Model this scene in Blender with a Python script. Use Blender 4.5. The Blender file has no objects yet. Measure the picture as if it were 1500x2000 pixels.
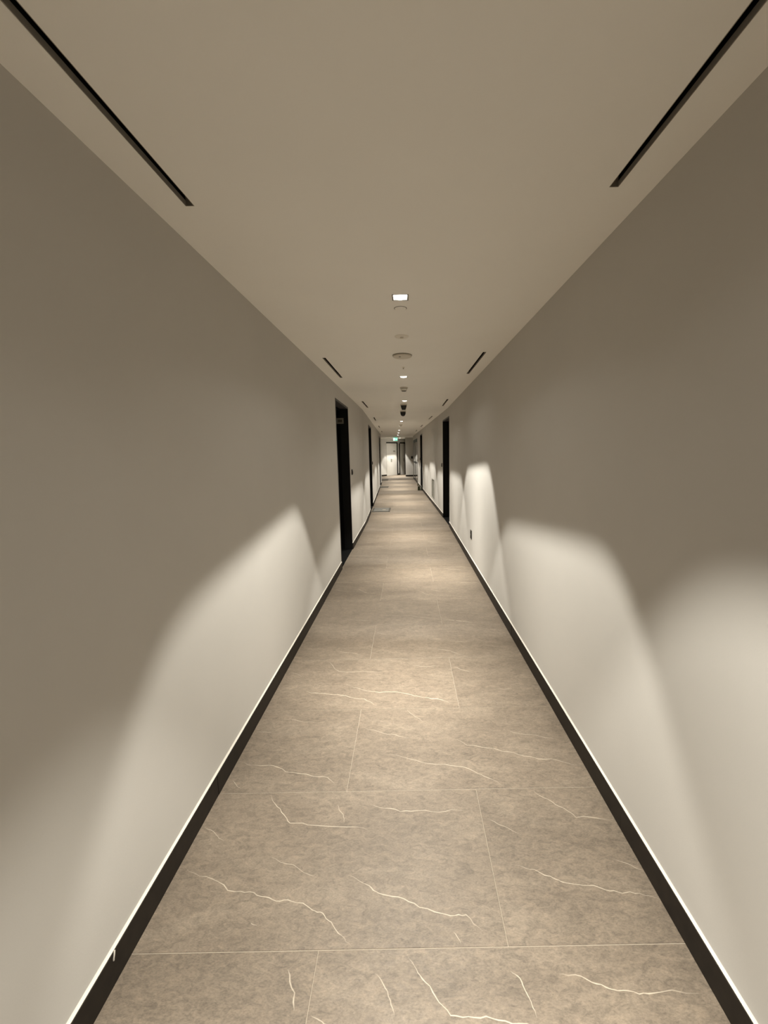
import bpy, math, random
from mathutils import Matrix, Vector

# ---------------------------------------------------------------- camera
sc = bpy.context.scene
COL = sc.collection
EYE = 1.557
F, CX, CY = 784.6, 797.64, 985.83           # focal length and principal point for a 1500 x 2000 frame
PITCH, YAW, ROLL = 0.1311, 0.0021, -0.0166
cam_d = bpy.data.cameras.new('camera')
cam = bpy.data.objects.new('camera', cam_d); COL.objects.link(cam)
cam_d.sensor_fit = 'HORIZONTAL'; cam_d.sensor_width = 36.0
cam_d.lens = F / 1500 * 36
cam_d.shift_x = -(CX - 750) / 1500
cam_d.shift_y = -(1000 - CY) / 1500
cam_d.clip_start = 0.02; cam_d.clip_end = 100
_f = Vector((math.sin(YAW) * math.cos(PITCH), math.cos(YAW) * math.cos(PITCH), -math.sin(PITCH)))
_r = Vector((math.cos(YAW), -math.sin(YAW), 0)); _u = _r.cross(_f)
_r2 = _r * math.cos(ROLL) + _u * math.sin(ROLL); _u2 = _u * math.cos(ROLL) - _r * math.sin(ROLL)
M = Matrix((_r2, _u2, -_f)).transposed().to_4x4(); M.translation = (0, 0, EYE)
cam.matrix_world = M
sc.camera = cam

# ---------------------------------------------------------------- light, exposure
w = bpy.data.worlds.new('world'); sc.world = w; w.use_nodes = True
w.node_tree.nodes['Background'].inputs[0].default_value = (1.0, 0.9, 0.78, 1)
w.node_tree.nodes['Background'].inputs[1].default_value = 0.0
sc.view_settings.view_transform = 'Standard'; sc.view_settings.look = 'None'
sc.view_settings.gamma = 1.0; sc.view_settings.use_curve_mapping = False
sc.view_settings.exposure = EXPOSURE = 0.0
sc.cycles.max_bounces = 12; sc.cycles.diffuse_bounces = 10; sc.cycles.glossy_bounces = 4
sc.cycles.use_denoising = True; sc.cycles.sample_clamp_indirect = 4.0
sc.cycles.caustics_reflective = False; sc.cycles.caustics_refractive = False
LAMP_W = 228.0                               # every downlight of the row
LAMP_COL = (1.0, 0.955, 0.855)
# y, offset from the row, turn about the vertical, tilt to the right, beam edge (tan), softness
LAMPS = [
    (0.20, 0.00, 4, 6.0, 0.60, 0.085),
    (2.466, 0.00, 4, 0.0, 0.63, 0.05),
    (4.96, 0.00, 3, 7.3, 0.63, 0.05),
    (7.24, 0.00, 0, 2.0, 0.63, 0.06),
    (9.62, 0.00, 0, 0.0, 0.63, 0.06),
    (12.00, 0.00, 0, 3.0, 0.63, 0.06),
    (14.10, 0.00, 0, 0.0, 0.63, 0.06),
    (16.85, 0.00, 0, 0.0, 0.63, 0.06),
    (19.17, 0.00, 0, 0.0, 0.63, 0.06),
    (21.60, 0.00, 0, 0.0, 0.63, 0.06),
    (24.95, -0.12, 0, 0.0, 0.63, 0.06),
    (26.42, 0.19, 55, 0.0, 0.63, 0.06),
]

# ---------------------------------------------------------------- plan (metres; the corridor bends slightly to the left)
XL, XR, CEIL = -0.906, 0.867, 2.4445
K, B = 0.033, 8.6
ANG = math.atan(K)
WT = 0.30                                    # wall thickness
Y0, LEND, REND = -2.0, 20.5, 23.4
DOORH = 2.26
def bend(y): return -K * max(0.0, y - B)
def T(p): return (p[0] + bend(p[1]), p[1], p[2])
def turn(y): return ANG if y > B else 0.0

# ---------------------------------------------------------------- helpers
def tag(o, label=None, cat=None, group=None, kind=None):
    if label: o['label'] = label
    if cat: o['category'] = cat
    if group: o['group'] = group
    if kind: o['kind'] = kind
    return o

def empty(name, loc=(0, 0, 0), rz=0.0, parent=None):
    o = bpy.data.objects.new(name, None); COL.objects.link(o)
    o.location = loc; o.rotation_euler = (0, 0, rz); o.empty_display_size = 0.1
    if parent: o.parent = parent
    return o

class MB:
    """collects faces, links them as one mesh object"""
    def __init__(s): s.v = []; s.f = []; s.m = []; s.a = []
    def face(s, pts, m=0, a=None):
        n = len(s.v); s.v += [tuple(p) for p in pts]; s.f.append(tuple(range(n, n + len(pts)))); s.m.append(m)
        s.a += list(a) if a else [0.0] * len(pts)
    def box(s, x0, x1, y0, y1, z0, z1, m=0):
        c = [(x, y, z) for z in (z0, z1) for y in (y0, y1) for x in (x0, x1)]
        for q in ((0, 2, 3, 1), (4, 5, 7, 6), (0, 1, 5, 4), (2, 6, 7, 3), (0, 4, 6, 2), (1, 3, 7, 5)):
            s.face([c[i] for i in q], m)
        return s
    def cbox(s, x0, x1, y0, y1, z0, z1, c, m=0):
        """box whose six faces are inset by a chamfer c on every edge"""
        def pt(sx, sy, sz, ax):
            X = (x0, x1)[sx]; Y = (y0, y1)[sy]; Z = (z0, z1)[sz]
            if ax != 0: X += (c, -c)[sx]
            if ax != 1: Y += (c, -c)[sy]
            if ax != 2: Z += (c, -c)[sz]
            return (X, Y, Z)
        R = (0, 1)
        for a in R:
            o = [(0, 0), (0, 1), (1, 1), (1, 0)]
            fx = [pt(a, i, j, 0) for i, j in o]; fy = [pt(i, a, j, 1) for i, j in o]; fz = [pt(i, j, a, 2) for i, j in o]
            s.face(fx if not a else fx[::-1], m); s.face(fy[::-1] if not a else fy, m); s.face(fz if not a else fz[::-1], m)
        for a in R:
            for b in R:
                s.face([pt(a, b, 0, 0), pt(a, b, 1, 0), pt(a, b, 1, 1), pt(a, b, 0, 1)], m)
                s.face([pt(a, 0, b, 0), pt(a, 1, b, 0), pt(a, 1, b, 2), pt(a, 0, b, 2)], m)
                s.face([pt(0, a, b, 1), pt(1, a, b, 1), pt(1, a, b, 2), pt(0, a, b, 2)], m)
                for d in R: s.face([pt(a, b, d, 0), pt(a, b, d, 1), pt(a, b, d, 2)], m)
        return s
    def lathe(s, prof, n=32, c=(0, 0, 0), m=0):
        """profile of (radius, z) turned about the vertical through c"""
        for (r0, z0), (r1, z1) in zip(prof, prof[1:]):
            for i in range(n):
                a0, a1 = 2 * math.pi * i / n, 2 * math.pi * (i + 1) / n
                P = lambda r, z, a: (c[0] + r * math.cos(a), c[1] + r * math.sin(a), c[2] + z)
                if r0 < 1e-6: s.face([P(0, z0, 0), P(r1, z1, a0), P(r1, z1, a1)], m)
                elif r1 < 1e-6: s.face([P(r0, z0, a0), P(0, z1, 0), P(r0, z0, a1)], m)
                else: s.face([P(r0, z0, a0), P(r1, z1, a0), P(r1, z1, a1), P(r0, z0, a1)], m)
        return s
    def tube(s, pts, r, n=10, m=0):
        pts = [Vector(p) for p in pts]; rings = []
        for i, p in enumerate(pts):
            d = (pts[min(i + 1, len(pts) - 1)] - pts[max(i - 1, 0)]).normalized()
            e = d.cross(Vector((0.31, 0.52, 0.8))).normalized(); g = d.cross(e)
            rings.append([p + (e * math.cos(2 * math.pi * k / n) + g * math.sin(2 * math.pi * k / n)) * r for k in range(n)])
        for a, b in zip(rings, rings[1:]):
            for k in range(n): s.face([a[k], a[(k + 1) % n], b[(k + 1) % n], b[k]], m)
        s.face(rings[0][::-1], m); s.face(rings[-1], m)
        return s
    def build(s, name, mats, parent=None, deform=False, world=False, smooth=False):
        """deform: vertices follow the bend of the corridor. world: vertices are given in world space."""
        vs = [T(p) for p in s.v] if deform else list(s.v)
        if (world or deform) and parent is not None:
            m = Matrix.Identity(4); q = parent
            chain = []
            while q: chain.append(q); q = q.parent
            for q in reversed(chain): m = m @ Matrix.LocRotScale(q.location, q.rotation_euler, None)
            mi = m.inverted(); vs = [tuple(mi @ Vector(v)) for v in vs]
        me = bpy.data.meshes.new(name); me.from_pydata(vs, [], s.f)
        for mt in (mats if isinstance(mats, (list, tuple)) else [mats]): me.materials.append(mt)
        me.polygons.foreach_set('material_index', s.m)
        if any(s.a):
            at = me.attributes.new('strength', 'FLOAT', 'POINT'); at.data.foreach_set('value', s.a)
        if smooth:
            import bmesh
            bm = bmesh.new(); bm.from_mesh(me); bmesh.ops.remove_doubles(bm, verts=bm.verts, dist=1e-5)
            bmesh.ops.recalc_face_normals(bm, faces=bm.faces)
            bm.to_mesh(me); bm.free()
            me.polygons.foreach_set('use_smooth', [True] * len(me.polygons))
            me.set_sharp_from_angle(angle=math.radians(35))
        me.update()
        o = bpy.data.objects.new(name, me); COL.objects.link(o)
        if parent: o.parent = parent
        return o

def plate(us, vs, holes, t, fn):
    """slab over the grid us x vs with rectangular holes; fn(u, v, w) -> point, w = 0 on the visible face, t behind it"""
    U = sorted(set(us + [a for h in holes for a in h[:2]])); V = sorted(set(vs + [a for h in holes for a in h[2:]]))
    inn = lambda i, j: 0 <= i < len(U) - 1 and 0 <= j < len(V) - 1 and not any(
        h[0] - 1e-6 <= U[i] and U[i + 1] <= h[1] + 1e-6 and h[2] - 1e-6 <= V[j] and V[j + 1] <= h[3] + 1e-6 for h in holes)
    mb = MB()
    for i in range(len(U) - 1):
        for j in range(len(V) - 1):
            if not inn(i, j): continue
            a, b, c, d = U[i], U[i + 1], V[j], V[j + 1]
            mb.face([fn(a, c, 0), fn(b, c, 0), fn(b, d, 0), fn(a, d, 0)])
            mb.face([fn(a, d, t), fn(b, d, t), fn(b, c, t), fn(a, c, t)])
            for (di, dj, p, q) in ((-1, 0, (a, d), (a, c)), (1, 0, (b, c), (b, d)), (0, -1, (a, c), (b, c)), (0, 1, (b, d), (a, d))):
                if not inn(i + di, j + dj):
                    mb.face([fn(*p, 0), fn(*p, t), fn(*q, t), fn(*q, 0)])
    return mb

def frange(a, b, step):
    n = max(1, round((b - a) / step)); return [a + (b - a) * i / n for i in range(n + 1)]

# ---------------------------------------------------------------- materials
def mat(name, col, rough=0.6, metal=0.0, noise=0.0, scale=20.0, bump=0.0, bscale=300.0, emit=None, spec=0.5):
    m = bpy.data.materials.new(name); m.use_nodes = True
    nt = m.node_tree; N, L = nt.nodes, nt.links; b = N['Principled BSDF']
    b.inputs['Base Color'].default_value = (*col, 1); b.inputs['Roughness'].default_value = rough
    b.inputs['Metallic'].default_value = metal; b.inputs['Specular IOR Level'].default_value = spec
    tc = N.new('ShaderNodeTexCoord')
    if noise:
        t = N.new('ShaderNodeTexNoise'); t.inputs['Scale'].default_value = scale; t.inputs['Detail'].default_value = 5
        L.new(tc.outputs['Object'], t.inputs['Vector'])
        r = N.new('ShaderNodeMapRange'); r.inputs[1].default_value = 0.3; r.inputs[2].default_value = 0.7
        r.inputs[3].default_value = 1 - noise; r.inputs[4].default_value = 1 + noise; L.new(t.outputs[0], r.inputs[0])
        x = N.new('ShaderNodeMix'); x.data_type = 'RGBA'; x.blend_type = 'MULTIPLY'; x.inputs[0].default_value = 1
        x.inputs[6].default_value = (*col, 1); L.new(r.outputs[0], x.inputs[7]); L.new(x.outputs[2], b.inputs['Base Color'])
    if bump:
        t = N.new('ShaderNodeTexNoise'); t.inputs['Scale'].default_value = bscale; t.inputs['Detail'].default_value = 2
        L.new(tc.outputs['Object'], t.inputs['Vector'])
        q = N.new('ShaderNodeBump'); q.inputs['Strength'].default_value = bump; q.inputs['Distance'].default_value = 0.001
        L.new(t.outputs[0], q.inputs['Height']); L.new(q.outputs[0], b.inputs['Normal'])
    if emit:
        b.inputs['Emission Color'].default_value = (*emit[0], 1); b.inputs['Emission Strength'].default_value = emit[1]
    return m

WALL = mat('wall_paint', (0.56, 0.545, 0.515), 0.75, noise=0.012, scale=3, bump=0.12, bscale=220, spec=0.25)
CEILP = mat('ceiling_paint', (0.95, 0.94, 0.905), 0.85, noise=0.01, scale=2, bump=0.08, bscale=200, spec=0.2)
BOARD = mat('skirting_board', (0.013, 0.0095, 0.0065), 0.55, noise=0.25, scale=30, spec=0.25)
CAULK = mat('white_caulk', (0.66, 0.63, 0.57), 0.6)
BLACK = mat('black_lacquer', (0.003, 0.003, 0.003), 0.6, noise=0.2, scale=60, spec=0.08)
FRAME = mat('black_frame', (0.006, 0.006, 0.006), 0.5, noise=0.2, scale=60, spec=0.25)
SOFFIT_LIT = mat('lit_black_frame', (0.045, 0.043, 0.043), 0.5, noise=0.1, scale=40)  # black frame lightened: bounce light on its underside put into the colour
WHITE = mat('white_plastic', (0.80, 0.77, 0.70), 0.45, noise=0.02, scale=80)
OFFW = mat('dull_white_plastic', (0.62, 0.58, 0.50), 0.5, noise=0.02, scale=80)  # darker, warmer white than the plain plastic
GREYP = mat('grey_plastic', (0.25, 0.235, 0.20), 0.5, noise=0.05, scale=80)
DARKP = mat('dark_plastic', (0.012, 0.010, 0.009), 0.3, noise=0.1, scale=80)
METAL = mat('brushed_metal', (0.30, 0.29, 0.27), 0.35, metal=0.9, noise=0.05, scale=120)
SLOTG = mat('slot_liner', (0.30, 0.275, 0.235), 0.7, noise=0.05, scale=60)
SLOTB = mat('slot_void', (0.003, 0.003, 0.003), 0.8, noise=0.2, scale=60, spec=0.1)
LENS = mat('lamp_lens', (0.9, 0.88, 0.82), 0.4, emit=((1.0, 0.96, 0.86), 8.0))
WELL = mat('lamp_reflector', (0.55, 0.53, 0.50), 0.3, metal=0.3)
TRIM = mat('lamp_trim', (0.05, 0.043, 0.033), 0.4, noise=0.1, scale=100)
DOORW = mat('white_door', (0.62, 0.605, 0.57), 0.5, noise=0.01, scale=6)
GRILLE = mat('grey_grille', (0.20, 0.19, 0.16), 0.5, noise=0.05, scale=60)
MATD = mat('mat_border', (0.085, 0.078, 0.066), 0.95, noise=0.3, scale=400, bump=0.8, bscale=900, spec=0.1)
MATL = mat('mat_field', (0.155, 0.150, 0.135), 0.95, noise=0.35, scale=300, bump=0.8, bscale=900, spec=0.1)
MATM = mat('mat_motif', (0.36, 0.31, 0.24), 0.95, noise=0.3, scale=300, spec=0.1)
GREEN = mat('dark_green_paper', (0.030, 0.040, 0.010), 0.6, noise=0.3, scale=25)
OLIVE = mat('olive_cord', (0.14, 0.13, 0.07), 0.7, noise=0.2, scale=60)
BLUEG = mat('grey_blue_plastic', (0.20, 0.225, 0.215), 0.4, noise=0.1, scale=40)
NAVY = mat('navy_film', (0.006, 0.009, 0.011), 0.35, noise=0.3, scale=30)
SIGNG = mat('exit_green', (0.05, 0.45, 0.28), 0.5, emit=((0.30, 1.0, 0.70), 0.9))
SIGNW = mat('exit_white', (0.85, 0.9, 0.86), 0.5, emit=((0.75, 1.0, 0.88), 1.3))

def stone():
    m = bpy.data.materials.new('stone_tile'); m.use_nodes = True
    nt = m.node_tree; N, L = nt.nodes, nt.links; b = N['Principled BSDF']
    tc = N.new('ShaderNodeTexCoord'); oi = N.new('ShaderNodeObjectInfo')
    off = N.new('ShaderNodeVectorMath'); off.operation = 'MULTIPLY_ADD'
    cmb = N.new('ShaderNodeCombineXYZ')
    for i in range(3): L.new(oi.outputs['Random'], cmb.inputs[i])
    L.new(cmb.outputs[0], off.inputs[0]); off.inputs[1].default_value = (37, 91, 13); L.new(tc.outputs['Object'], off.inputs[2])
    mp = N.new('ShaderNodeMapping'); mp.inputs['Rotation'].default_value = (0, 0, 0.5); mp.inputs['Scale'].default_value = (1, 2.2, 1)
    L.new(off.outputs[0], mp.inputs['Vector'])
    def noise(scale, detail, rough, dist=0.0):
        t = N.new('ShaderNodeTexNoise'); t.inputs['Scale'].default_value = scale; t.inputs['Detail'].default_value = detail
        t.inputs['Roughness'].default_value = rough; t.inputs['Distortion'].default_value = dist
        L.new(mp.outputs[0], t.inputs['Vector']); return t.outputs[0]
    def ramp(src, stops):
        r = N.new('ShaderNodeValToRGB'); L.new(src, r.inputs[0]); e = r.color_ramp.elements
        while len(e) < len(stops): e.new(0.5)
        for q, (p, c) in zip(e, stops): q.position = p; q.color = (*c, 1)
        return r.outputs[0]
    def mix(kind, fac, a, c):
        x = N.new('ShaderNodeMix'); x.data_type = 'RGBA'; x.blend_type = kind
        if isinstance(fac, float): x.inputs[0].default_value = fac
        else: L.new(fac, x.inputs[0])
        L.new(a, x.inputs[6])
        if isinstance(c, tuple): x.inputs[7].default_value = (*c, 1)
        else: L.new(c, x.inputs[7])
        return x.outputs[2]
    base = ramp(noise(3.0, 6, 0.6, 0.6), [(0.30, STONE_D), (0.52, STONE_M), (0.72, STONE_L)])
    mid = ramp(noise(22, 6, 0.68, 1.2), [(0.30, (0.70, 0.70, 0.70)), (0.5, (1, 1, 1)), (0.70, (1.27, 1.25, 1.22))])
    fine = ramp(noise(130, 4, 0.7), [(0.32, (0.76, 0.76, 0.76)), (0.5, (1, 1, 1)), (0.70, (1.2, 1.2, 1.2))])
    c = mix('MULTIPLY', 1.0, mix('MULTIPLY', 1.0, base, mid), fine)
    tone = N.new('ShaderNodeMapRange'); tone.inputs[3].default_value = 0.96; tone.inputs[4].default_value = 1.04
    L.new(oi.outputs['Random'], tone.inputs[0])
    c = mix('MULTIPLY', 1.0, c, tone.outputs[0])
    at = N.new('ShaderNodeAttribute'); at.attribute_name = 'strength'
    c = mix('MIX', at.outputs['Fac'], c, (0.62, 0.55, 0.44))
    L.new(c, b.inputs['Base Color'])
    rr = N.new('ShaderNodeMapRange'); rr.inputs[3].default_value = 0.42; rr.inputs[4].default_value = 0.58
    L.new(noise(40, 3, 0.6), rr.inputs[0]); L.new(rr.outputs[0], b.inputs['Roughness'])
    b.inputs['Specular IOR Level'].default_value = 0.35
    bp = N.new('ShaderNodeBump'); bp.inputs['Strength'].default_value = 0.25; bp.inputs['Distance'].default_value = 0.0006
    L.new(noise(150, 4, 0.6), bp.inputs['Height']); L.new(bp.outputs[0], b.inputs['Normal'])
    return m
STONE_D, STONE_M, STONE_L = (0.150, 0.121, 0.092), (0.176, 0.143, 0.109), (0.203, 0.167, 0.128)
STONE = stone()
GROUT = mat('pale_grout', (0.34, 0.295, 0.235), 0.8, noise=0.1, scale=60)

def glass():
    m = bpy.data.materials.new('clear_glass'); m.use_nodes = True
    b = m.node_tree.nodes['Principled BSDF']
    b.inputs['Base Color'].default_value = (0.93, 0.97, 0.95, 1); b.inputs['Roughness'].default_value = 0.02
    b.inputs['Transmission Weight'].default_value = 1.0; b.inputs['IOR'].default_value = 1.45
    return m
GLASS = glass()

VEINS = [
  [[-0.885, 1.87], [-0.769, 1.84], [-0.676, 1.829], [-0.562, 1.787], [-0.477, 1.765], [-0.409, 1.758], [-0.365, 1.717]] ,
  [[-0.871, 1.757], [-0.78, 1.677]] ,
  [[-0.301, 2.135], [-0.179, 2.07], [-0.086, 2.045], [-0.007, 2.02]] ,
  [[-0.168, 1.909], [0.002, 1.862], [0.098, 1.832], [0.193, 1.818], [0.302, 1.78], [0.367, 1.737], [0.427, 1.685]] ,
  [[-0.025, 2.263], [0.023, 2.198], [0.07, 2.148]] ,
  [[0.193, 2.025], [0.295, 1.956], [0.379, 1.938], [0.473, 1.907], [0.577, 1.872], [0.709, 1.85], [0.848, 1.802]] ,
  [[0.541, 2.067], [0.594, 2.037], [0.707, 2.012], [0.789, 1.989]] ,
  [[-0.753, 2.195], [-0.633, 2.167], [-0.534, 2.153]] ,
  [[-0.876, 2.093], [-0.77, 2.074]] ,
  [[-0.653, 1.667], [-0.617, 1.615], [-0.56, 1.559], [-0.523, 1.519], [-0.418, 1.507], [-0.278, 1.496], [-0.185, 1.479]] ,
  [[-0.337, 1.609], [-0.301, 1.554], [-0.292, 1.515]] ,
  [[-0.19, 1.602], [-0.098, 1.581], [-0.008, 1.565], [0.117, 1.558], [0.225, 1.563]] ,
  [[-0.879, 1.508], [-0.817, 1.474], [-0.769, 1.443]] ,
  [[0.312, 1.522], [0.374, 1.489], [0.447, 1.445]] ,
  [[0.55, 1.67], [0.591, 1.622], [0.647, 1.574], [0.696, 1.52], [0.765, 1.519], [0.847, 1.508]] ,
  [[-0.246, 1.303], [-0.162, 1.264], [-0.125, 1.238], [-0.057, 1.225], [0.018, 1.191], [0.122, 1.164], [0.175, 1.166], [0.222, 1.119]] ,
  [[-0.56, 1.377], [-0.46, 1.344], [-0.361, 1.298]] ,
  [[-0.871, 1.342], [-0.772, 1.306], [-0.672, 1.257], [-0.608, 1.249], [-0.542, 1.235], [-0.485, 1.219], [-0.432, 1.218], [-0.351, 1.189], [-0.313, 1.179], [-0.279, 1.152], [-0.237, 1.113], [-0.202, 1.084]] ,
  [[-0.123, 1.017], [-0.096, 0.992], [-0.073, 0.955], [-0.061, 0.922]] ,
  [[-0.31, 0.937], [-0.277, 0.921], [-0.254, 0.91], [-0.19, 0.889]] ,
  [[-0.55, 1.156], [-0.524, 1.145]] ,
  [[-0.031, 1.073], [-0.002, 1.031], [0.019, 1.003], [0.058, 0.96], [0.096, 0.922], [0.161, 0.917], [0.226, 0.911], [0.303, 0.903], [0.389, 0.888]] ,
  [[0.286, 1.016], [0.31, 0.999], [0.321, 0.964], [0.328, 0.941], [0.333, 0.914]] ,
  [[0.43, 1.007], [0.479, 1.004], [0.507, 0.993], [0.554, 0.975], [0.616, 0.966], [0.67, 0.959], [0.813, 0.957]] ,
  [[0.384, 1.328], [0.451, 1.31], [0.518, 1.274], [0.548, 1.262], [0.605, 1.252], [0.682, 1.235], [0.735, 1.223], [0.794, 1.222], [0.861, 1.194]] ,
  [[0.76, 1.346], [0.808, 1.325], [0.853, 1.302]] ,
  [[0.147, 1.083], [0.125, 1.119]] ,
  [[-0.711, 2.476], [-0.654, 2.453], [-0.537, 2.436], [-0.421, 2.415], [-0.296, 2.378], [-0.21, 2.304]] ,
  [[-0.442, 2.549], [-0.327, 2.482], [-0.159, 2.45], [-0.025, 2.424], [0.075, 2.384], [0.193, 2.356], [0.267, 2.306]] ,
  [[-0.644, 2.867], [-0.511, 2.709], [-0.329, 2.701], [-0.194, 2.692]] ,
  [[0.009, 2.777], [0.228, 2.759]] ,
  [[-0.872, 2.71], [-0.765, 2.646]] ,
  [[0.306, 2.745], [0.441, 2.657]] ,
  [[0.566, 2.469], [0.666, 2.457]] ,
  [[-0.872, 3.059], [-0.694, 3.052]] ,
  [[-0.598, 3.01], [-0.431, 2.967], [-0.365, 2.928]] ,
  [[-0.286, 3.334], [-0.187, 3.284]] ,
  [[0.101, 3.044], [0.279, 2.996], [0.422, 2.912]] ,
  [[0.313, 3.149], [0.478, 3.121]] ,
  [[0.575, 3.085], [0.815, 3.028]] ,
  [[-0.328, 3.711], [0.02, 3.677], [0.283, 3.575]] ,
  [[-0.62, 3.631], [-0.348, 3.584]] ,
]

# ---------------------------------------------------------------- the openings
LDOORS = [(5.28, 6.40), (10.37, 11.60), (18.00, 19.20)]
RDOORS = [(8.24, 9.40), (16.05, 17.25)]
GLASSD = (19.30, 23.10, 2.19)
SLOT_L = [0.55, 3.92, 7.20, 10.50, 13.85, 17.20]        # near ends; each slot is 1.0 m long
SLOT_R = [0.48, 3.80, 7.10, 10.40, 13.75, 17.05]
SLEN, SW = 1.025, 0.032
SXL, SXR = -0.763, 0.725
def lampx(i): return -0.022 + LAMPS[i][1]
LH = 0.047                                              # half the opening of a downlight

# ---------------------------------------------------------------- floor: pale grout bed and stone tiles
REG_HOLES = [(-7.0, XL - WT, Y0, LEND), (XR + WT, 4.6, Y0, 18.9)]
fl = plate([-7.0, XL - WT, XL, XR, XR + WT, 4.6], frange(Y0, B, 2.0) + frange(B, 30, 2.2)[1:] + [LEND, 18.9], REG_HOLES, 0.15,
           lambda u, v, t: T((u, v, -0.0012 - t)))
floor = tag(fl.build('floor', GROUT), kind='structure')

rnd = random.Random(7)
def refine(pts, amp, n=2):
    for _ in range(n):
        out = [pts[0]]
        for a, b in zip(pts, pts[1:]):
            d = math.hypot(b[0] - a[0], b[1] - a[1]); k = rnd.uniform(-amp, amp) * d
            out += [((a[0] + b[0]) / 2 - (b[1] - a[1]) / max(d, 1e-6) * k, (a[1] + b[1]) / 2 + (b[0] - a[0]) / max(d, 1e-6) * k), b]
        pts = out
    return pts
def ribbon(mb, pts, hw, s, x0, x1, y0, y1, z):
    pts = [p for p in pts if x0 + 0.004 < p[0] < x1 - 0.004 and y0 + 0.004 < p[1] < y1 - 0.004]
    if len(pts) < 3: return
    n = len(pts); L = []
    for i, p in enumerate(pts):
        a, b = pts[max(i - 1, 0)], pts[min(i + 1, n - 1)]
        d = math.hypot(b[0] - a[0], b[1] - a[1]) or 1e-6
        nx, ny = -(b[1] - a[1]) / d, (b[0] - a[0]) / d
        e = min(1.0, min(i, n - 1 - i) / (0.2 * n) + 0.15)
        wv = hw * (0.55 + 0.45 * e) * rnd.uniform(0.7, 1.25)
        L.append((p, (p[0] + nx * wv, p[1] + ny * wv), (p[0] - nx * wv, p[1] - ny * wv), s * e * rnd.uniform(0.6, 1.0)))
    for A, Q in zip(L, L[1:]):
        for k in (1, 2):
            q = [(*A[0], z), (*Q[0], z), (*Q[k], z), (*A[k], z)]; st = [A[3], Q[3], 0, 0]
            if k == 1: mb.face(q, 0, st)
            else: mb.face(q[::-1], 0, st[::-1])
def tile(mb, x0, x1, y0, y1):
    c, g, z = 0.0010, 0.0010, 0.0
    x0 += g; x1 -= g; y0 += g; y1 -= g
    t = [(x0 + c, y0 + c, z), (x1 - c, y0 + c, z), (x1 - c, y1 - c, z), (x0 + c, y1 - c, z)]
    e = [(x0, y0, z - c), (x1, y0, z - c), (x1, y1, z - c), (x0, y1, z - c)]
    u = [(a, b, z - 0.008) for a, b, _ in e]
    mb.face(t)
    for k in range(4):
        j = (k + 1) % 4; mb.face([e[k], e[j], t[j], t[k]]); mb.face([u[k], u[j], e[j], e[k]])
    return x0, x1, y0, y1
TY, TB, TA = 1.0762, 0.2954, -0.3046
lib = [v for v in VEINS if len(v) >= 3]
for i in range(-5, 33):
    y0 = TY + 0.6 * i; y1 = y0 + 0.6
    if y0 < Y0 - 0.3: continue
    j = TB if i % 2 == 0 else TA
    xs = sorted([XL] + [j + 1.2 * k for k in (-1, 0, 1) if XL + 0.02 < j + 1.2 * k < XR - 0.02] + [XR])
    for x0, x1 in zip(xs, xs[1:]):
        mb = MB(); bx = tile(mb, x0, x1, y0, y1)
        mine = [v for v in VEINS if x0 < sum(p[0] for p in v) / len(v) < x1 and y0 < sum(p[1] for p in v) / len(v) < y1]
        if mine:
            for v in mine: ribbon(mb, refine(v, 0.10), (0.0021 if len(v) > 3 else 0.0017) * (1.35 if v[0][1] > 2.2 else 1.0), 0.9 if len(v) > 4 else 0.65, *bx, 0.0002)
        else:
            for _ in range(rnd.randint(3, 5) if x1 - x0 > 0.7 else 2):
                v = rnd.choice(lib); cx = sum(p[0] for p in v) / len(v); cy = sum(p[1] for p in v) / len(v)
                dx, dy = rnd.uniform(x0, x1) - cx, rnd.uniform(y0, y1) - cy
                ribbon(mb, refine([(a + dx, b + dy) for a, b in v], 0.10), 0.0027, 0.8, *bx, 0.0002)
        mb.build('tile', STONE, floor, deform=True)
mb = MB()                                               # the junction at the far end, too far to pick tiles apart
for i in range(32, 49):
    y0 = TY + 0.6 * i
    if y0 < LEND - 0.4: continue
    j = TB if i % 2 == 0 else TA
    for k in range(-6, 4):
        x0 = j + 1.2 * k
        if i == 32 and XL - 0.3 < x0 + 0.6 < XR + 0.3: continue
        tile(mb, x0, x0 + 1.2, max(y0, LEND), y0 + 0.6)
for k in range(1, 4):                                   # behind the glass door
    for q in range(7): tile(mb, XR + 0.9 * (k - 1) + 0.0, XR + 0.9 * k, 18.9 + 0.6 * q, 19.5 + 0.6 * q) if 18.9 + 0.6 * q < 23.1 else None
tag(mb.build('junction_tiles', STONE, floor, deform=True), kind='stuff')

# ---------------------------------------------------------------- ceiling with the holes for slots and downlights
holes = [(SXL - SW / 2, SXL + SW / 2, y, y + SLEN) for y in SLOT_L] + [(SXR - SW / 2, SXR + SW / 2, y, y + SLEN) for y in SLOT_R]
holes += [(lampx(i) - LH, lampx(i) + LH, L[0] - LH, L[0] + LH) for i, L in enumerate(LAMPS)]
ce = plate([-7.0, XL - WT, XL, XR, XR + WT, 4.6], frange(Y0, B, 2.0) + frange(B, 30, 2.2)[1:] + [LEND, 18.9], REG_HOLES + holes, 0.12,
           lambda u, v, t: T((u, v, CEIL + t)))
ceiling = tag(ce.build('ceiling', CEILP), kind='structure')

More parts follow.
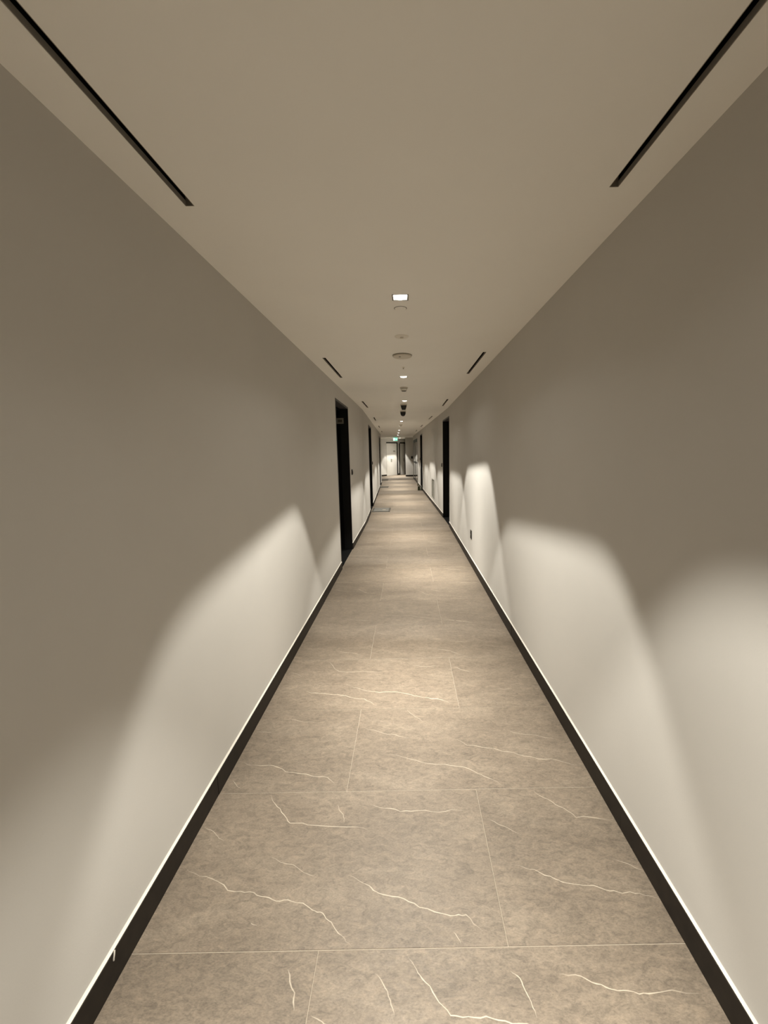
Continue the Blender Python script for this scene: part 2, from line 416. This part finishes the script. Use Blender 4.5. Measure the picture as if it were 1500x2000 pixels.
# ---------------------------------------------------------------- walls
wl = plate(frange(Y0, B, 2.0) + frange(B, LEND, 2.2)[1:], [0.0, CEIL], [(a, b, 0.0, DOORH) for a, b in LDOORS], WT,
           lambda u, v, t: T((XL - t, u, v)))
tag(wl.build('wall_left', WALL), kind='structure')
VENT = (11.48, 12.17, 0.19, 0.75)
wr = plate(frange(Y0, B, 2.0) + frange(B, REND, 2.2)[1:], [0.0, CEIL],
           [(a, b, 0.0, DOORH) for a, b in RDOORS] + [(GLASSD[0], GLASSD[1], 0.0, GLASSD[2])] + [VENT], WT,
           lambda u, v, t: T((XR + t, u, v)))
tag(wr.build('wall_right', WALL), kind='structure')
tag(MB().box(XL - WT, XR + WT, Y0 - 0.2, Y0, 0, CEIL).build('wall_back', WALL), kind='structure')
# the junction: return of the left wall, the slanted end wall, the wall that juts in from the right
xc = XL + bend(LEND)
tag(MB().box(-7.0, xc - WT - 0.001, LEND - 0.2, LEND, 0, CEIL).build('wall_junction_left', WALL), kind='structure')
P0 = Vector((-1.62, 26.10, 0)); E1 = Vector((1.53, 2.2, 0)).normalized(); NRM = Vector((E1.y, -E1.x, 0))
EANG = math.atan2(E1.y, E1.x)
tag(MB().box(-7.0, 2.72, 0.0, 0.2, 0, CEIL).build('wall_end', WALL), kind='structure')
we = bpy.data.objects['wall_end']; we.location = P0; we.rotation_euler = (0, 0, EANG)
JX, JY = -0.085, 25.60
tag(MB().box(JX, 4.2, JY, 29.0, 0, CEIL).build('wall_jutting', WALL), kind='structure')
tag(MB().box(4.2, 4.4, 18.9, 29.0, 0, CEIL).build('wall_junction_right', WALL), kind='structure')
xr = XR + bend(REND)
tag(MB().box(xr + WT + 0.001, 4.2, REND - 0.2, REND, 0, CEIL).build('wall_return', WALL), kind='structure')
tag(MB().box(2.1, 2.3, 18.9, REND - 0.201, 0, CEIL).build('wall_vestibule', DOORW), kind='structure')
tag(MB().box(XR + bend(18.8) + WT + 0.01, 2.3, 18.65, 18.89, 0, CEIL).build('wall_vestibule_side', DOORW), kind='structure')

# ---------------------------------------------------------------- baseboards: lengths of dark board with a bead of white caulk on top
BH, BT = 0.099, 0.012
def baseboard(name, X, sgn, runs, joints):
    root = tag(empty(name), kind='structure')
    for a, b in runs:
        cuts = sorted([a, b] + [j for j in joints if a < j < b])
        for n, (p, q) in enumerate(zip(cuts, cuts[1:])):
            mb = MB(); ys = frange(p + 0.0004, q - 0.0004, 2.0); t = BT + (0.0012 if n % 2 else 0)
            for y0, y1 in zip(ys, ys[1:]):
                mb.cbox(min(X, X + sgn * t), max(X, X + sgn * t), y0, y1, 0, BH - (0.0015 if n % 2 else 0), 0.0006)
            mb.build('board', BOARD, root, deform=True)
        mb = MB(); ys = frange(a, b, 2.0)
        for y0, y1 in zip(ys, ys[1:]):
            f = lambda y: [T((X, y, BH)), T((X + sgn * (BT - 0.0035), y, BH)), T((X + sgn * (BT - 0.004), y, BH + 0.0014)), T((X + sgn * 0.003, y, BH + 0.003)), T((X, y, BH + 0.006))]
            A, Q = f(y0), f(y1)
            for k in range(4): mb.face([A[k], A[k + 1], Q[k + 1], Q[k]] if sgn < 0 else [A[k + 1], A[k], Q[k], Q[k + 1]])
        mb.build('caulk_bead', CAULK, root, world=True)
    return root
bl = baseboard('baseboard_left', XL, 1, [(Y0, 5.28), (6.40, 10.37), (11.60, 18.0), (19.2, LEND)], [1.668, 4.1, 9.0, 14.2])
dr = MB(); yv = 1.011                                   # the run of white paint on the left board
dr.tube([(XL + BT + 0.0005, yv + 0.004, BH + 0.003), (XL + BT + 0.002, yv, BH - 0.004), (XL + BT + 0.002, yv - 0.004, BH - 0.014), (XL + BT + 0.001, yv - 0.004, BH - 0.021)], 0.0022, 8)
tag(dr.build('paint_drip', CAULK, bl, smooth=True), label='short run of white paint')
baseboard('baseboard_right', XR, -1, [(Y0, 8.24), (9.40, 16.05), (17.25, 19.3), (23.1, REND)], [3.2, 6.3, 12.6])
bj = tag(empty('baseboard_jutting'), kind='structure')
MB().cbox(JX, 4.2, JY - BT, JY, 0, BH, 0.001).build('board', BOARD, bj, world=True)
MB().box(JX, 4.2, JY - BT + 0.001, JY, BH, BH + 0.006).build('caulk_bead', CAULK, bj, world=True)
be = tag(empty('baseboard_end', P0, EANG), kind='structure')
for a, b in ((-6.8, 0.50), (1.76, 1.92)):
    MB().cbox(a, b, -BT, 0, 0, BH, 0.001).build('board', BOARD, be)
    MB().box(a, b, -BT + 0.001, 0, BH, BH + 0.006).build('caulk_bead', CAULK, be)

# ---------------------------------------------------------------- black doors set deep in the side walls
def black_door(name, X, sgn, y0, y1, hinge_far):
    """sgn = direction from the corridor into the wall"""
    root = tag(empty(name, T((X, (y0 + y1) / 2, 0)), turn(y0)), kind='structure')
    def bx(mb, d0, d1, a, b, z0, z1, c=0.002):
        mb.cbox(min(X + sgn * d0, X + sgn * d1), max(X + sgn * d0, X + sgn * d1), a, b, z0, z1, c); return mb
    f = bx(MB(), -0.003, 0.12, y0, y0 + 0.03, 0, DOORH)
    f.build('jamb', FRAME, root, deform=True)
    bx(MB(), -0.003, 0.12, y1 - 0.03, y1, 0, DOORH).build('jamb', FRAME, root, deform=True)
    tag(bx(MB(), -0.003, 0.12, y0 + 0.03, y1 - 0.03, DOORH - 0.03, DOORH).build('head', SOFFIT_LIT, root, deform=True), label='head of the black frame, floor bounce painted in as grey')
    r = MB(); bx(r, 0.12, 0.30, y0, y0 + 0.035, 0, DOORH); bx(r, 0.12, 0.30, y1 - 0.035, y1, 0, DOORH); bx(r, 0.12, 0.30, y0 + 0.035, y1 - 0.035, DOORH - 0.05, DOORH)
    r.build('reveal', BLACK, root, deform=True)
    bx(MB(), 0.0, 0.30, y0 + 0.03, y1 - 0.03, 0.0005, 0.012).build('threshold', BLACK, root, deform=True)
    lf = bx(MB(), 0.245, 0.295, y0 + 0.037, y1 - 0.037, 0.016, DOORH - 0.052)
    for za, zb in ((0.25, 1.0), (1.2, 2.05)):           # two raised fields
        bx(lf, 0.24, 0.2455, y0 + 0.17, y1 - 0.17, za, zb, 0.004)
    leaf = lf.build('leaf', BLACK, root, deform=True)
    hy = y0 + 0.11 if hinge_far else y1 - 0.11; s = 1 if hinge_far else -1
    h = MB(); bx(h, 0.23, 0.24, hy - 0.022, hy + 0.022, 0.93, 1.13, 0.003)
    p = lambda d, y, z: (X + sgn * d, y, z)
    h.tube([p(0.235, hy, 1.05), p(0.19, hy, 1.05), p(0.18, hy + 0.02 * s, 1.05), p(0.18, hy + 0.13 * s, 1.05)], 0.009)
    h.build('handle', FRAME, leaf, deform=True)
    return root
d1 = black_door('door_1', XL, -1, *LDOORS[0], False)
np_ = MB().cbox(-1.082, -0.972, 6.358, 6.3645, 2.005, 2.093, 0.002).build('door_plate', GRILLE, d1, world=True)
tag(np_, label='small grey plate')
MB().box(-1.060, -0.994, 6.3565, 6.358, 2.028, 2.070).build('plate_panel', TRIM, np_, world=True)
black_door('door_2', XL, -1, *LDOORS[1], False)
black_door('door_3', XL, -1, *LDOORS[2], False)
black_door('door_4', XR, 1, *RDOORS[0], True)
black_door('door_5', XR, 1, *RDOORS[1], True)

# ---------------------------------------------------------------- white doors in the slanted end wall (plan coordinates along it)
def white_door(name, a, b, hx, flip):
    root = tag(empty(name, P0 + E1 * a, EANG), kind='structure')
    wd = b - a
    MB().cbox(0.0, wd, -0.02, 0.0, 2.13, 2.205, 0.002).build('head', FRAME, root)
    lf = MB().cbox(0.004, wd - 0.11, -0.012, 0.0, 0.008, 2.13, 0.002)
    leaf = lf.build('leaf', DOORW, root)
    MB().cbox(wd - 0.11, wd, -0.022, 0.0, 0.0, 2.13, 0.002).build('jamb', FRAME, root)
    h = MB(); x = hx - a
    h.cbox(x - 0.035, x + 0.035, -0.022, -0.012, 0.90, 1.12, 0.003)
    h.tube([(x, -0.02, 1.06), (x, -0.06, 1.06), (x + flip * 0.02, -0.065, 1.055), (x + flip * 0.13, -0.065, 1.03)], 0.012)
    h.build('handle', GREYP, leaf)
    return root
d6 = white_door('door_6', 0.505, 1.755, 1.00, 1)
MB().cbox(1.24 - 0.505, 1.47 - 0.505, -0.020, -0.012, 1.575, 1.65, 0.002).build('number_plate', GREYP, d6)
d7 = white_door('door_7', 2.01, 2.70, 2.45, 1)
MB().cbox(-0.09, 0.0, -0.022, 0.0, 0.0, 2.13, 0.002).build('jamb', FRAME, d7)

# ---------------------------------------------------------------- glazed double door on the right
gd = tag(empty('door_8', T((XR, (GLASSD[0] + GLASSD[1]) / 2, 0)), ANG), kind='structure')
g0, g1, gz = GLASSD; gm = (g0 + g1) / 2 + 0.15
def gb(mb, a, b, z0, z1, d0=-0.004, d1=0.045): return mb.cbox(XR + d0, XR + d1, a, b, z0, z1, 0.003)
fr = MB(); gb(fr, g0, g0 + 0.05, 0, gz, -0.003, 0.12); gb(fr, g1 - 0.05, g1, 0, gz, -0.003, 0.12); gb(fr, g0 + 0.05, g1 - 0.05, gz - 0.06, gz, -0.003, 0.12)
fr.build('frame', FRAME, gd, deform=True)
for a, b, s in ((g0 + 0.054, gm - 0.003, 1), (gm + 0.003, g1 - 0.054, -1)):
    l = MB(); gb(l, a, a + 0.09, 0.01, gz - 0.064); gb(l, b - 0.09, b, 0.01, gz - 0.064)
    gb(l, a + 0.09, b - 0.09, 0.01, 0.13); gb(l, a + 0.09, b - 0.09, gz - 0.16, gz - 0.064)
    lo = l.build('leaf', FRAME, gd, deform=True)
    gb(MB(), a + 0.088, b - 0.088, 0.125, gz - 0.155, 0.002, 0.010).build('pane', GLASS, lo, deform=True)
    hb = MB().tube([(XR - 0.06, a + 0.06, 1.0), (XR - 0.06, b - 0.06, 1.0)], 0.018)
    for y in (a + 0.12, b - 0.12): hb.tube([(XR - 0.06, y, 1.0), (XR + 0.032, y, 1.0)], 0.012)
    hb.build('push_bar', FRAME, lo, deform=True)

# ---------------------------------------------------------------- downlights
def lamp_light(parent, rot, tilt, edge, soft, power):
    ld = bpy.data.lights.new('downlight_beam', 'SPOT'); o = bpy.data.objects.new('downlight_beam', ld); COL.objects.link(o)
    o.parent = parent; o.location = (0, 0, -0.016)
    # beam axis straight down, leaned by tilt towards +x (right)
    o.rotation_euler = (0, math.radians(-tilt), math.radians(rot))
    ld.energy = power; ld.color = LAMP_COL; ld.shadow_soft_size = 0.012
    ld.spot_size = math.radians(150); ld.spot_blend = 0.3
    ld.use_nodes = True; nt = ld.node_tree; N, L = nt.nodes, nt.links
    em = N['Emission']; tc = N.new('ShaderNodeTexCoord'); sp = N.new('ShaderNodeSeparateXYZ'); L.new(tc.outputs['Normal'], sp.inputs[0])
    def m(op, a, b=None, clamp=False):
        x = N.new('ShaderNodeMath'); x.operation = op; x.use_clamp = clamp
        for i, q in enumerate((a, b)):
            if q is None: continue
            if isinstance(q, (int, float)): x.inputs[i].default_value = q
            else: L.new(q, x.inputs[i])
        return x.outputs[0]
    z = m('MAXIMUM', m('ABSOLUTE', sp.outputs[2]), 0.02)
    u = m('DIVIDE', m('ABSOLUTE', sp.outputs[0]), z); v = m('DIVIDE', m('ABSOLUTE', sp.outputs[1]), m('MULTIPLY', z, 1.14))
    P = 9.0                                             # square beam with rounded corners, like the opening it leaves through
    r = m('POWER', m('ADD', m('POWER', u, P), m('POWER', v, P)), 1 / P)
    def sstep(src, a, b, hi, lo):
        q = N.new('ShaderNodeMapRange'); q.interpolation_type = 'SMOOTHSTEP'
        q.inputs[1].default_value = a; q.inputs[2].default_value = b; q.inputs[3].default_value = hi; q.inputs[4].default_value = lo
        L.new(src, q.inputs[0]); return q.outputs[0]
    beam = sstep(r, edge - soft, edge + soft, 1.0, 0.0)
    rc = m('SQRT', m('ADD', m('MULTIPLY', u, u), m('MULTIPLY', v, v)))
    core = m('ADD', m('MULTIPLY', m('EXPONENT', m('MULTIPLY', m('MULTIPLY', rc, rc), -1 / CORE_R ** 2)), CORE), 1.0)
    spill = sstep(r, edge, 2.2, SPILL, 0.0)
    L.new(m('ADD', m('MULTIPLY', beam, core), spill), em.inputs['Strength'])
    return o
CORE, CORE_R, SPILL = 3.0, 0.29, 0.03

def make_downlight():
    root = empty('downlight')
    t, o = 0.007, LH
    tr = MB()
    for a, b, c, d in ((-o, o, -o, -o + t), (-o, o, o - t, o), (-o, -o + t, -o + t, o - t), (o - t, o, -o + t, o - t)):
        tr.cbox(a, b, c, d, -0.001, 0.03, 0.0005)
    tr.build('trim', TRIM, root)
    i = o - t; k = 0.033; wl_ = MB()
    a = [(-i, -i, 0.0), (i, -i, 0.0), (i, i, 0.0), (-i, i, 0.0)]; b = [(-k, -k, 0.03), (k, -k, 0.03), (k, k, 0.03), (-k, k, 0.03)]
    for q in range(4): wl_.face([a[q], a[(q + 1) % 4], b[(q + 1) % 4], b[q]])
    wl_.face(b[::-1])
    wl_.build('reflector', WELL, root)
    MB().lathe([(0.0, -0.007), (0.020, -0.006), (0.033, -0.0025), (0.0375, 0.004), (0.0375, 0.02), (0.0, 0.02)], 32).build('lens', LENS, root, smooth=True)
    return root
def dup(root, loc, rz=0.0):
    r = root.copy(); COL.objects.link(r); r.location = loc; r.rotation_euler = (0, 0, rz)
    for ch in list(root.children):
        if ch.type != 'MESH': continue
        c = ch.copy(); COL.objects.link(c); c.parent = r
        for g in ch.children:
            e = g.copy(); COL.objects.link(e); e.parent = c
    return r
LAMP_LABEL = [
    'square downlight above the near end of the corridor, overhead',
    'large bright square downlight with dark trim, right before the round cover plate',
    'bright downlight between the tiny sprinkler head and the boxy smoke detector',
    'bright downlight just before the two black ceiling domes',
    'downlight hidden just behind the second black ceiling dome',
    'small downlight beyond the black domes, before the small far smoke detector',
    'small downlight just beyond the small far smoke detector',
    'small far downlight, second before the green exit sign',
    'small far downlight next before the green exit sign',
    'downlight of the row directly before the exit sign, behind the last pair of slots',
    'downlight of the junction just before the wall jutting in, past the exit sign',
    'last downlight, close to the white doors of the end wall',
]
proto = make_downlight()
for i, (y, dx, rot, tilt, edge, soft) in enumerate(LAMPS):
    o = proto if i == 0 else dup(proto, (0, 0, 0))
    p = T((lampx(i), y, CEIL)); o.location = p; o.rotation_euler = (0, 0, turn(y))
    tag(o, LAMP_LABEL[i], 'downlight', 'square downlights down the middle of the ceiling')
    o.name = 'downlight' if i == 0 else o.name
    lamp_light(o, rot, tilt, edge, soft, LAMP_W)
r = empty('added_lamp', (1.20, 21.3, CEIL)); tag(r, 'added unseen round lamp lighting the room behind the glazed door', 'lamp')  # unseen lamp, added to brighten the room behind the glass
MB().lathe([(0.17, 0.0), (0.17, -0.03), (0.155, -0.035)], 36).build('body', WHITE, r, smooth=True)
MB().lathe([(0.155, -0.033), (0.14, -0.045), (0.0, -0.055)], 36).build('diffuser', LENS, r, smooth=True)

# ---------------------------------------------------------------- slot diffusers
def make_slot():
    root = empty('slot_diffuser'); h = SW / 2 - 0.0003; L = SLEN - 0.0003; s = 0.0003; tk = 0.002
    sides = ((-h, -h + tk, s, L), (h - tk, h, s, L)); ends = ((-h + tk, h - tk, s, s + tk), (-h + tk, h - tk, L - tk, L))
    gl = MB()
    for q in sides: gl.box(*q, 0.0002, 0.018)
    for q in ends: gl.box(*q, 0.0002, 0.045)
    gl.build('liner', SLOTG, root)
    vd = MB()
    for q in sides: vd.box(*q, 0.018, 0.11)
    for q in ends: vd.box(*q, 0.045, 0.11)
    vd.box(-h, h, s, L, 0.11, 0.114)
    vd.build('void', SLOTB, root)
    bl_ = MB().box(-0.001, 0.001, tk + s, L - tk, 0.06, 0.09); bl_.build('blade', SLOTB, root)
    return root
sp_ = make_slot()
ORD = ['nearest', 'second', 'third', 'fourth', 'fifth', 'sixth']
for side, X, ys in (('left', SXL, SLOT_L), ('right', SXR, SLOT_R)):
    for i, y in enumerate(ys):
        first = side == 'left' and i == 0
        o = sp_ if first else dup(sp_, (0, 0, 0))
        p = T((X, y, CEIL)); o.location = p; o.rotation_euler = (0, 0, turn(y + 0.3))
        extra = {0: 'long black slot diffuser, %s of the %s row, running out of the frame',
                 5: 'tiny black slot diffuser, farthest of the row along the %s wall'}
        if i == 0: lab = 'nearest black slot diffuser in the ceiling beside the %s wall, overhead' % side
        elif i == 5: lab = 'farthest black slot diffuser in the ceiling beside the %s wall' % side
        else: lab = '%s nearest black slot diffuser in the ceiling beside the %s wall' % (ORD[i], side)
        tag(o, lab, 'air diffuser', 'slot diffusers beside the %s wall' % side)

# ---------------------------------------------------------------- small things on the ceiling
def at(y, dx=0.0): return T((-0.024 + dx, y, CEIL))
r = empty('sprinkler_cover', at(2.645)); tag(r, 'flush round white cover plate right behind the largest square downlight', 'cover plate')
MB().lathe([(0.0, -0.004), (0.034, -0.004), (0.0365, -0.002), (0.0365, 0.0)], 40).build('plate', CEILP, r, smooth=True)
MB().lathe([(0.0345, 0.0), (0.0345, -0.0015), (0.0400, -0.0006), (0.0405, 0.0)], 40).build('shadow_gap', TRIM, r, smooth=True)
r = empty('ceiling_sensor', at(3.26, 0.0)); tag(r, 'small shallow round white sensor with a central nub, before the wide round detector', 'sensor')
MB().lathe([(0.054, 0.0), (0.054, -0.003), (0.050, -0.0055), (0.022, -0.0075), (0.0, -0.0075)], 40).build('base', WHITE, r, smooth=True)
MB().lathe([(0.014, -0.007), (0.014, -0.011), (0.011, -0.013), (0.0, -0.013)], 24).build('nub', OFFW, r, smooth=True)
r = empty('ceiling_detector', at(3.87, -0.002)); tag(r, 'wide flat round detector with a dark dot, in front of the second downlight', 'detector')
MB().lathe([(0.088, 0.0), (0.088, -0.012), (0.082, -0.018), (0.030, -0.022), (0.0, -0.022)], 48).build('body', OFFW, r, smooth=True)
MB().lathe([(0.0885, 0.0), (0.0905, -0.001), (0.0905, -0.006), (0.0882, -0.007)], 48).build('rim', GREYP, r, smooth=True)
MB().lathe([(0.011, 0.0), (0.011, -0.003), (0.0, -0.004)], 16, (-0.022, -0.03, -0.0195)).build('indicator', DARKP, r, smooth=True)
r = empty('ceiling_sprinkler', at(4.40, 0.004)); tag(r, 'tiny sprinkler head between the wide round detector and the second downlight', 'sprinkler')
MB().lathe([(0.016, 0.0), (0.016, -0.002), (0.008, -0.004), (0.007, -0.012), (0.0, -0.013)], 20).build('escutcheon', WHITE, r, smooth=True)
MB().lathe([(0.0, -0.0125), (0.004, -0.0128), (0.004, -0.016), (0.009, -0.017), (0.009, -0.018), (0.0, -0.018)], 20).build('deflector', GREYP, r, smooth=True)
def smoke(y, dx, lab):
    r = empty('smoke_detector', at(y, dx)); tag(r, lab, 'smoke detector', 'smoke detectors on the ceiling')
    MB().lathe([(0.055, 0.0), (0.055, -0.014), (0.050, -0.017), (0.0, -0.017)], 36).build('base', OFFW, r, smooth=True)
    MB().lathe([(0.046, -0.017), (0.045, -0.021), (0.0, -0.021)], 36).build('gap', TRIM, r, smooth=True)
    MB().lathe([(0.047, -0.021), (0.044, -0.036), (0.034, -0.047), (0.0, -0.049)], 36).build('head', WHITE, r, smooth=True)
    c = MB(); c.lathe([(0.034, -0.0468), (0.035, -0.0495), (0.028, -0.0535), (0.0, -0.0545)], 36)
    c.build('dark_cap', TRIM, r, smooth=True)  # dark cap under the head
smoke(5.75, 0.0, 'boxy white smoke detector between the second and third bright downlights')
smoke(13.40, 0.0, 'small far smoke detector, grey against the ceiling beyond the black domes')
def dome(y, dx, lab, prof):
    r = empty('dome_camera', at(y, dx)); tag(r, lab, 'security camera', 'dome cameras on the ceiling')
    MB().lathe([(0.062, 0.0), (0.062, -0.020), (0.057, -0.026), (0.0, -0.026)], 36).build('base', OFFW, r, smooth=True)
    MB().lathe(prof, 36).build('dome', DARKP, r, smooth=True)
dome(7.72, -0.018, 'black tapered dome camera with flat bottom, nearer of the two', [(0.058, -0.024), (0.056, -0.034), (0.050, -0.060), (0.038, -0.095), (0.031, -0.106), (0.0, -0.108)])
dome(8.95, -0.030, 'black rounded dome camera, farther of the two', [(0.060, -0.026), (0.058, -0.050), (0.051, -0.080), (0.038, -0.103), (0.018, -0.116), (0.0, -0.119)])

# exit sign hanging near the end of the corridor
r = empty('exit_sign', (-0.655, 24.0, CEIL)); tag(r, 'glowing green running man exit sign hanging before the white doors', 'exit sign')
MB().cbox(-0.14, 0.14, -0.025, 0.025, -0.05, 0.0, 0.004).build('housing', WHITE, r)
pn = MB().cbox(-0.13, 0.13, -0.006, 0.006, -0.235, -0.05, 0.002).build('panel', SIGNG, r)
pc = MB()
pc.box(-0.122, -0.062, -0.008, -0.0062, -0.222, -0.065)                       # the doorway
pc.box(0.022, 0.065, -0.008, -0.0062, -0.160, -0.128)                         # arrow: shaft and head
pc.face([(0.065, -0.008, -0.098), (0.118, -0.008, -0.144), (0.065, -0.008, -0.190)][::-1])
pc.lathe([(0.0, -0.014), (0.014, 0.0), (0.0, 0.014)], 12, (-0.030, -0.007, -0.085))
for q in ([(-0.035, -0.105), (-0.043, -0.152)], [(-0.043, -0.152), (-0.018, -0.18), (-0.026, -0.216)], [(-0.043, -0.152), (-0.064, -0.184), (-0.09, -0.184)], [(-0.035, -0.11), (-0.008, -0.123), (0.006, -0.108)], [(-0.037, -0.11), (-0.062, -0.118), (-0.07, -0.142)]):
    pc.tube([(a, -0.0085, b) for a, b in q], 0.008, 6)
pc.build('pictogram', SIGNW, pn)

# ---------------------------------------------------------------- things on the walls
def reader(X, sgn, y, z, lab):
    """sgn points out of the wall"""
    r = empty('card_reader', T((X, y, z)), turn(y)); tag(r, lab, 'card reader', 'card readers beside the black doors')
    MB().cbox(min(0, sgn * 0.016), max(0, sgn * 0.016), -0.037, 0.037, -0.045, 0.045, 0.003).build('housing', DARKP, r)
    MB().cbox(min(sgn * 0.016, sgn * 0.019), max(sgn * 0.016, sgn * 0.019), -0.022, 0.022, -0.030, 0.018, 0.001).build('touch_pad', FRAME, r)
    MB().cbox(min(sgn * 0.016, sgn * 0.0175), max(sgn * 0.016, sgn * 0.0175), -0.010, 0.010, 0.027, 0.033, 0.0005).build('indicator', GREYP, r)
reader(XL, 1, 6.605, 1.242, 'black card reader on the left wall past the nearest black door')
reader(XL, 1, 11.80, 1.25, 'black card reader on the left wall past the second black door')
reader(XR, -1, 9.56, 1.235, 'black card reader on the right wall past the nearer black door there')
reader(XR, -1, 17.42, 1.24, 'black card reader on the right wall before the glazed door')
r = empty('power_outlet', (XR, 5.40, 0.42)); tag(r, 'black power outlet low on the right wall before the black door', 'outlet')
MB().cbox(-0.010, 0, -0.043, 0.043, -0.060, 0.060, 0.003).build('faceplate', DARKP, r)
so = MB(); so.cbox(-0.0115, -0.010, -0.030, 0.030, -0.048, -0.004, 0.001); so.cbox(-0.0115, -0.010, -0.030, 0.030, 0.006, 0.048, 0.001)
so.build('socket', FRAME, r)
r = empty('wall_box', (0.335, JY, 1.20)); tag(r, 'dark box on the end wall beside the glazed door', 'box')
MB().cbox(-0.06, 0.06, -0.05, 0, -0.075, 0.075, 0.005).build('housing', DARKP, r)
MB().cbox(-0.04, 0.04, -0.054, -0.05, -0.05, 0.05, 0.002).build('cover', FRAME, r)

# low air grille in the right wall: frame and single slats
r = empty('air_grille', T((XR, (VENT[0] + VENT[1]) / 2, VENT[2])), ANG); tag(r, 'grey louvred air grille low on the right wall between the black doors', 'grille')
a, b, z0, z1 = VENT; g = MB()
for A in ((a, a + 0.03, z0, z1), (b - 0.03, b, z0, z1), (a + 0.03, b - 0.03, z0, z0 + 0.03), (a + 0.03, b - 0.03, z1 - 0.03, z1)):
    g.cbox(XR - 0.006, XR + 0.05, *A, 0.002)
g.build('frame', GRILLE, r, deform=True)
for k in range(11):
    z = z0 + 0.05 + k * 0.043; s = MB()
    P = [(XR + 0.0, z), (XR + 0.03, z + 0.03), (XR + 0.033, z + 0.028), (XR + 0.003, z - 0.003)]
    A = [(x, a + 0.03, q) for x, q in P]; Q = [(x, b - 0.03, q) for x, q in P]
    for n in range(4): s.face([A[n], A[(n + 1) % 4], Q[(n + 1) % 4], Q[n]])
    s.face(A[::-1]); s.face(Q)
    s.build('slat', GRILLE, r, deform=True)
MB().box(XR + 0.05, XR + 0.06, a, b, z0, z1).build('backing', SLOTB, r, deform=True)

# ---------------------------------------------------------------- mats in front of the left doors
def doormat(x0, x1, y0, y1, lab, border, field, motif=True):
    cx, cy = (x0 + x1) / 2, (y0 + y1) / 2
    r = empty('doormat', (cx, cy, 0.0004)); tag(r, lab, 'doormat', 'doormats before the left doors')
    hx, hy = (x1 - x0) / 2, (y1 - y0) / 2
    MB().cbox(-hx, hx, -hy, hy, 0, 0.010, 0.003).build('border', border, r)
    MB().cbox(-hx + 0.045, hx - 0.045, -hy + 0.055, hy - 0.055, 0.010, 0.0125, 0.001).build('field', field, r)
    if motif: MB().lathe([(0.05, 0.0125), (0.047, 0.0138), (0.0, 0.0138)], 24, (0.075, -0.04, 0)).build('motif', MATM, r)
doormat(-0.955, -0.468, 10.44, 11.17, 'grey doormat with a pale round motif before the second black door', MATD, MATL)
doormat(-1.19, -0.84, 17.68, 18.30, 'small brown doormat before the farthest black door on the left', MATD, MATD, False)
doormat(-1.44, -1.06, 22.25, 22.95, 'dark doormat on the junction floor beyond the end of the left wall', FRAME, MATD, False)

# ---------------------------------------------------------------- things left on the floor by the farther door on the right
r = empty('carrier_bag', (0.470, 16.25, 0)); tag(r, 'dark green paper bag with a drooping handle, on the floor by the far right door', 'bag')
def frustum(hx, hy, h, kx, ky, m=None):
    mb = MB(); A = [(-hx, -hy, 0), (hx, -hy, 0), (hx, hy, 0), (-hx, hy, 0)]; Q = [(-kx, -ky, h), (0, -ky * 0.9, h * 1.03), (kx, -ky, h), (kx, ky, h), (0, ky * 0.9, h * 1.03), (-kx, ky, h)]
    mb.face(A[::-1]); mb.face([A[0], A[1], Q[2], Q[1], Q[0]]); mb.face([A[1], A[2], Q[3], Q[2]]); mb.face([A[2], A[3], Q[5], Q[4], Q[3]]); mb.face([A[3], A[0], Q[0], Q[5]])
    mb.face(Q)
    return mb
frustum(0.048, 0.06, 0.15, 0.040, 0.045).build('body', GREEN, r)
MB().tube([(0.02, 0, 0.145), (0.005, 0, 0.19), (-0.03, 0.0, 0.225), (-0.062, 0.0, 0.245), (-0.066, 0.0, 0.225), (-0.045, 0, 0.19), (-0.02, 0, 0.145)], 0.011, 8).build('handle', OLIVE, r, smooth=True)
r = empty('canister', (0.568, 16.20, 0)); tag(r, 'grey blue canister with a cap, on the floor between the green and black bags', 'canister')
MB().lathe([(0.0, 0.0), (0.044, 0.0), (0.047, 0.006), (0.047, 0.125), (0.040, 0.148), (0.022, 0.16), (0.0, 0.16)], 28).build('body', BLUEG, r, smooth=True)
MB().lathe([(0.022, 0.158), (0.024, 0.162), (0.024, 0.190), (0.020, 0.196), (0.0, 0.196)], 24).build('cap', GREYP, r, smooth=True)
MB().lathe([(0.0475, 0.02), (0.0482, 0.021), (0.0482, 0.03), (0.0475, 0.031)], 28).build('band', NAVY, r, smooth=True)
r = empty('bin_bag', (0.655, 16.36, 0.0)); tag(r, 'small black plastic bag against the far right door, beside the canister', 'bag')
MB().lathe([(0.0, 0.0), (0.045, 0.0), (0.056, 0.03), (0.053, 0.07), (0.038, 0.105), (0.014, 0.125), (0.0, 0.125)], 20).build('body', NAVY, r, smooth=True)
MB().lathe([(0.012, 0.12), (0.010, 0.132), (0.024, 0.155), (0.018, 0.158), (0.0, 0.14)], 14).build('knot', NAVY, r, smooth=True)
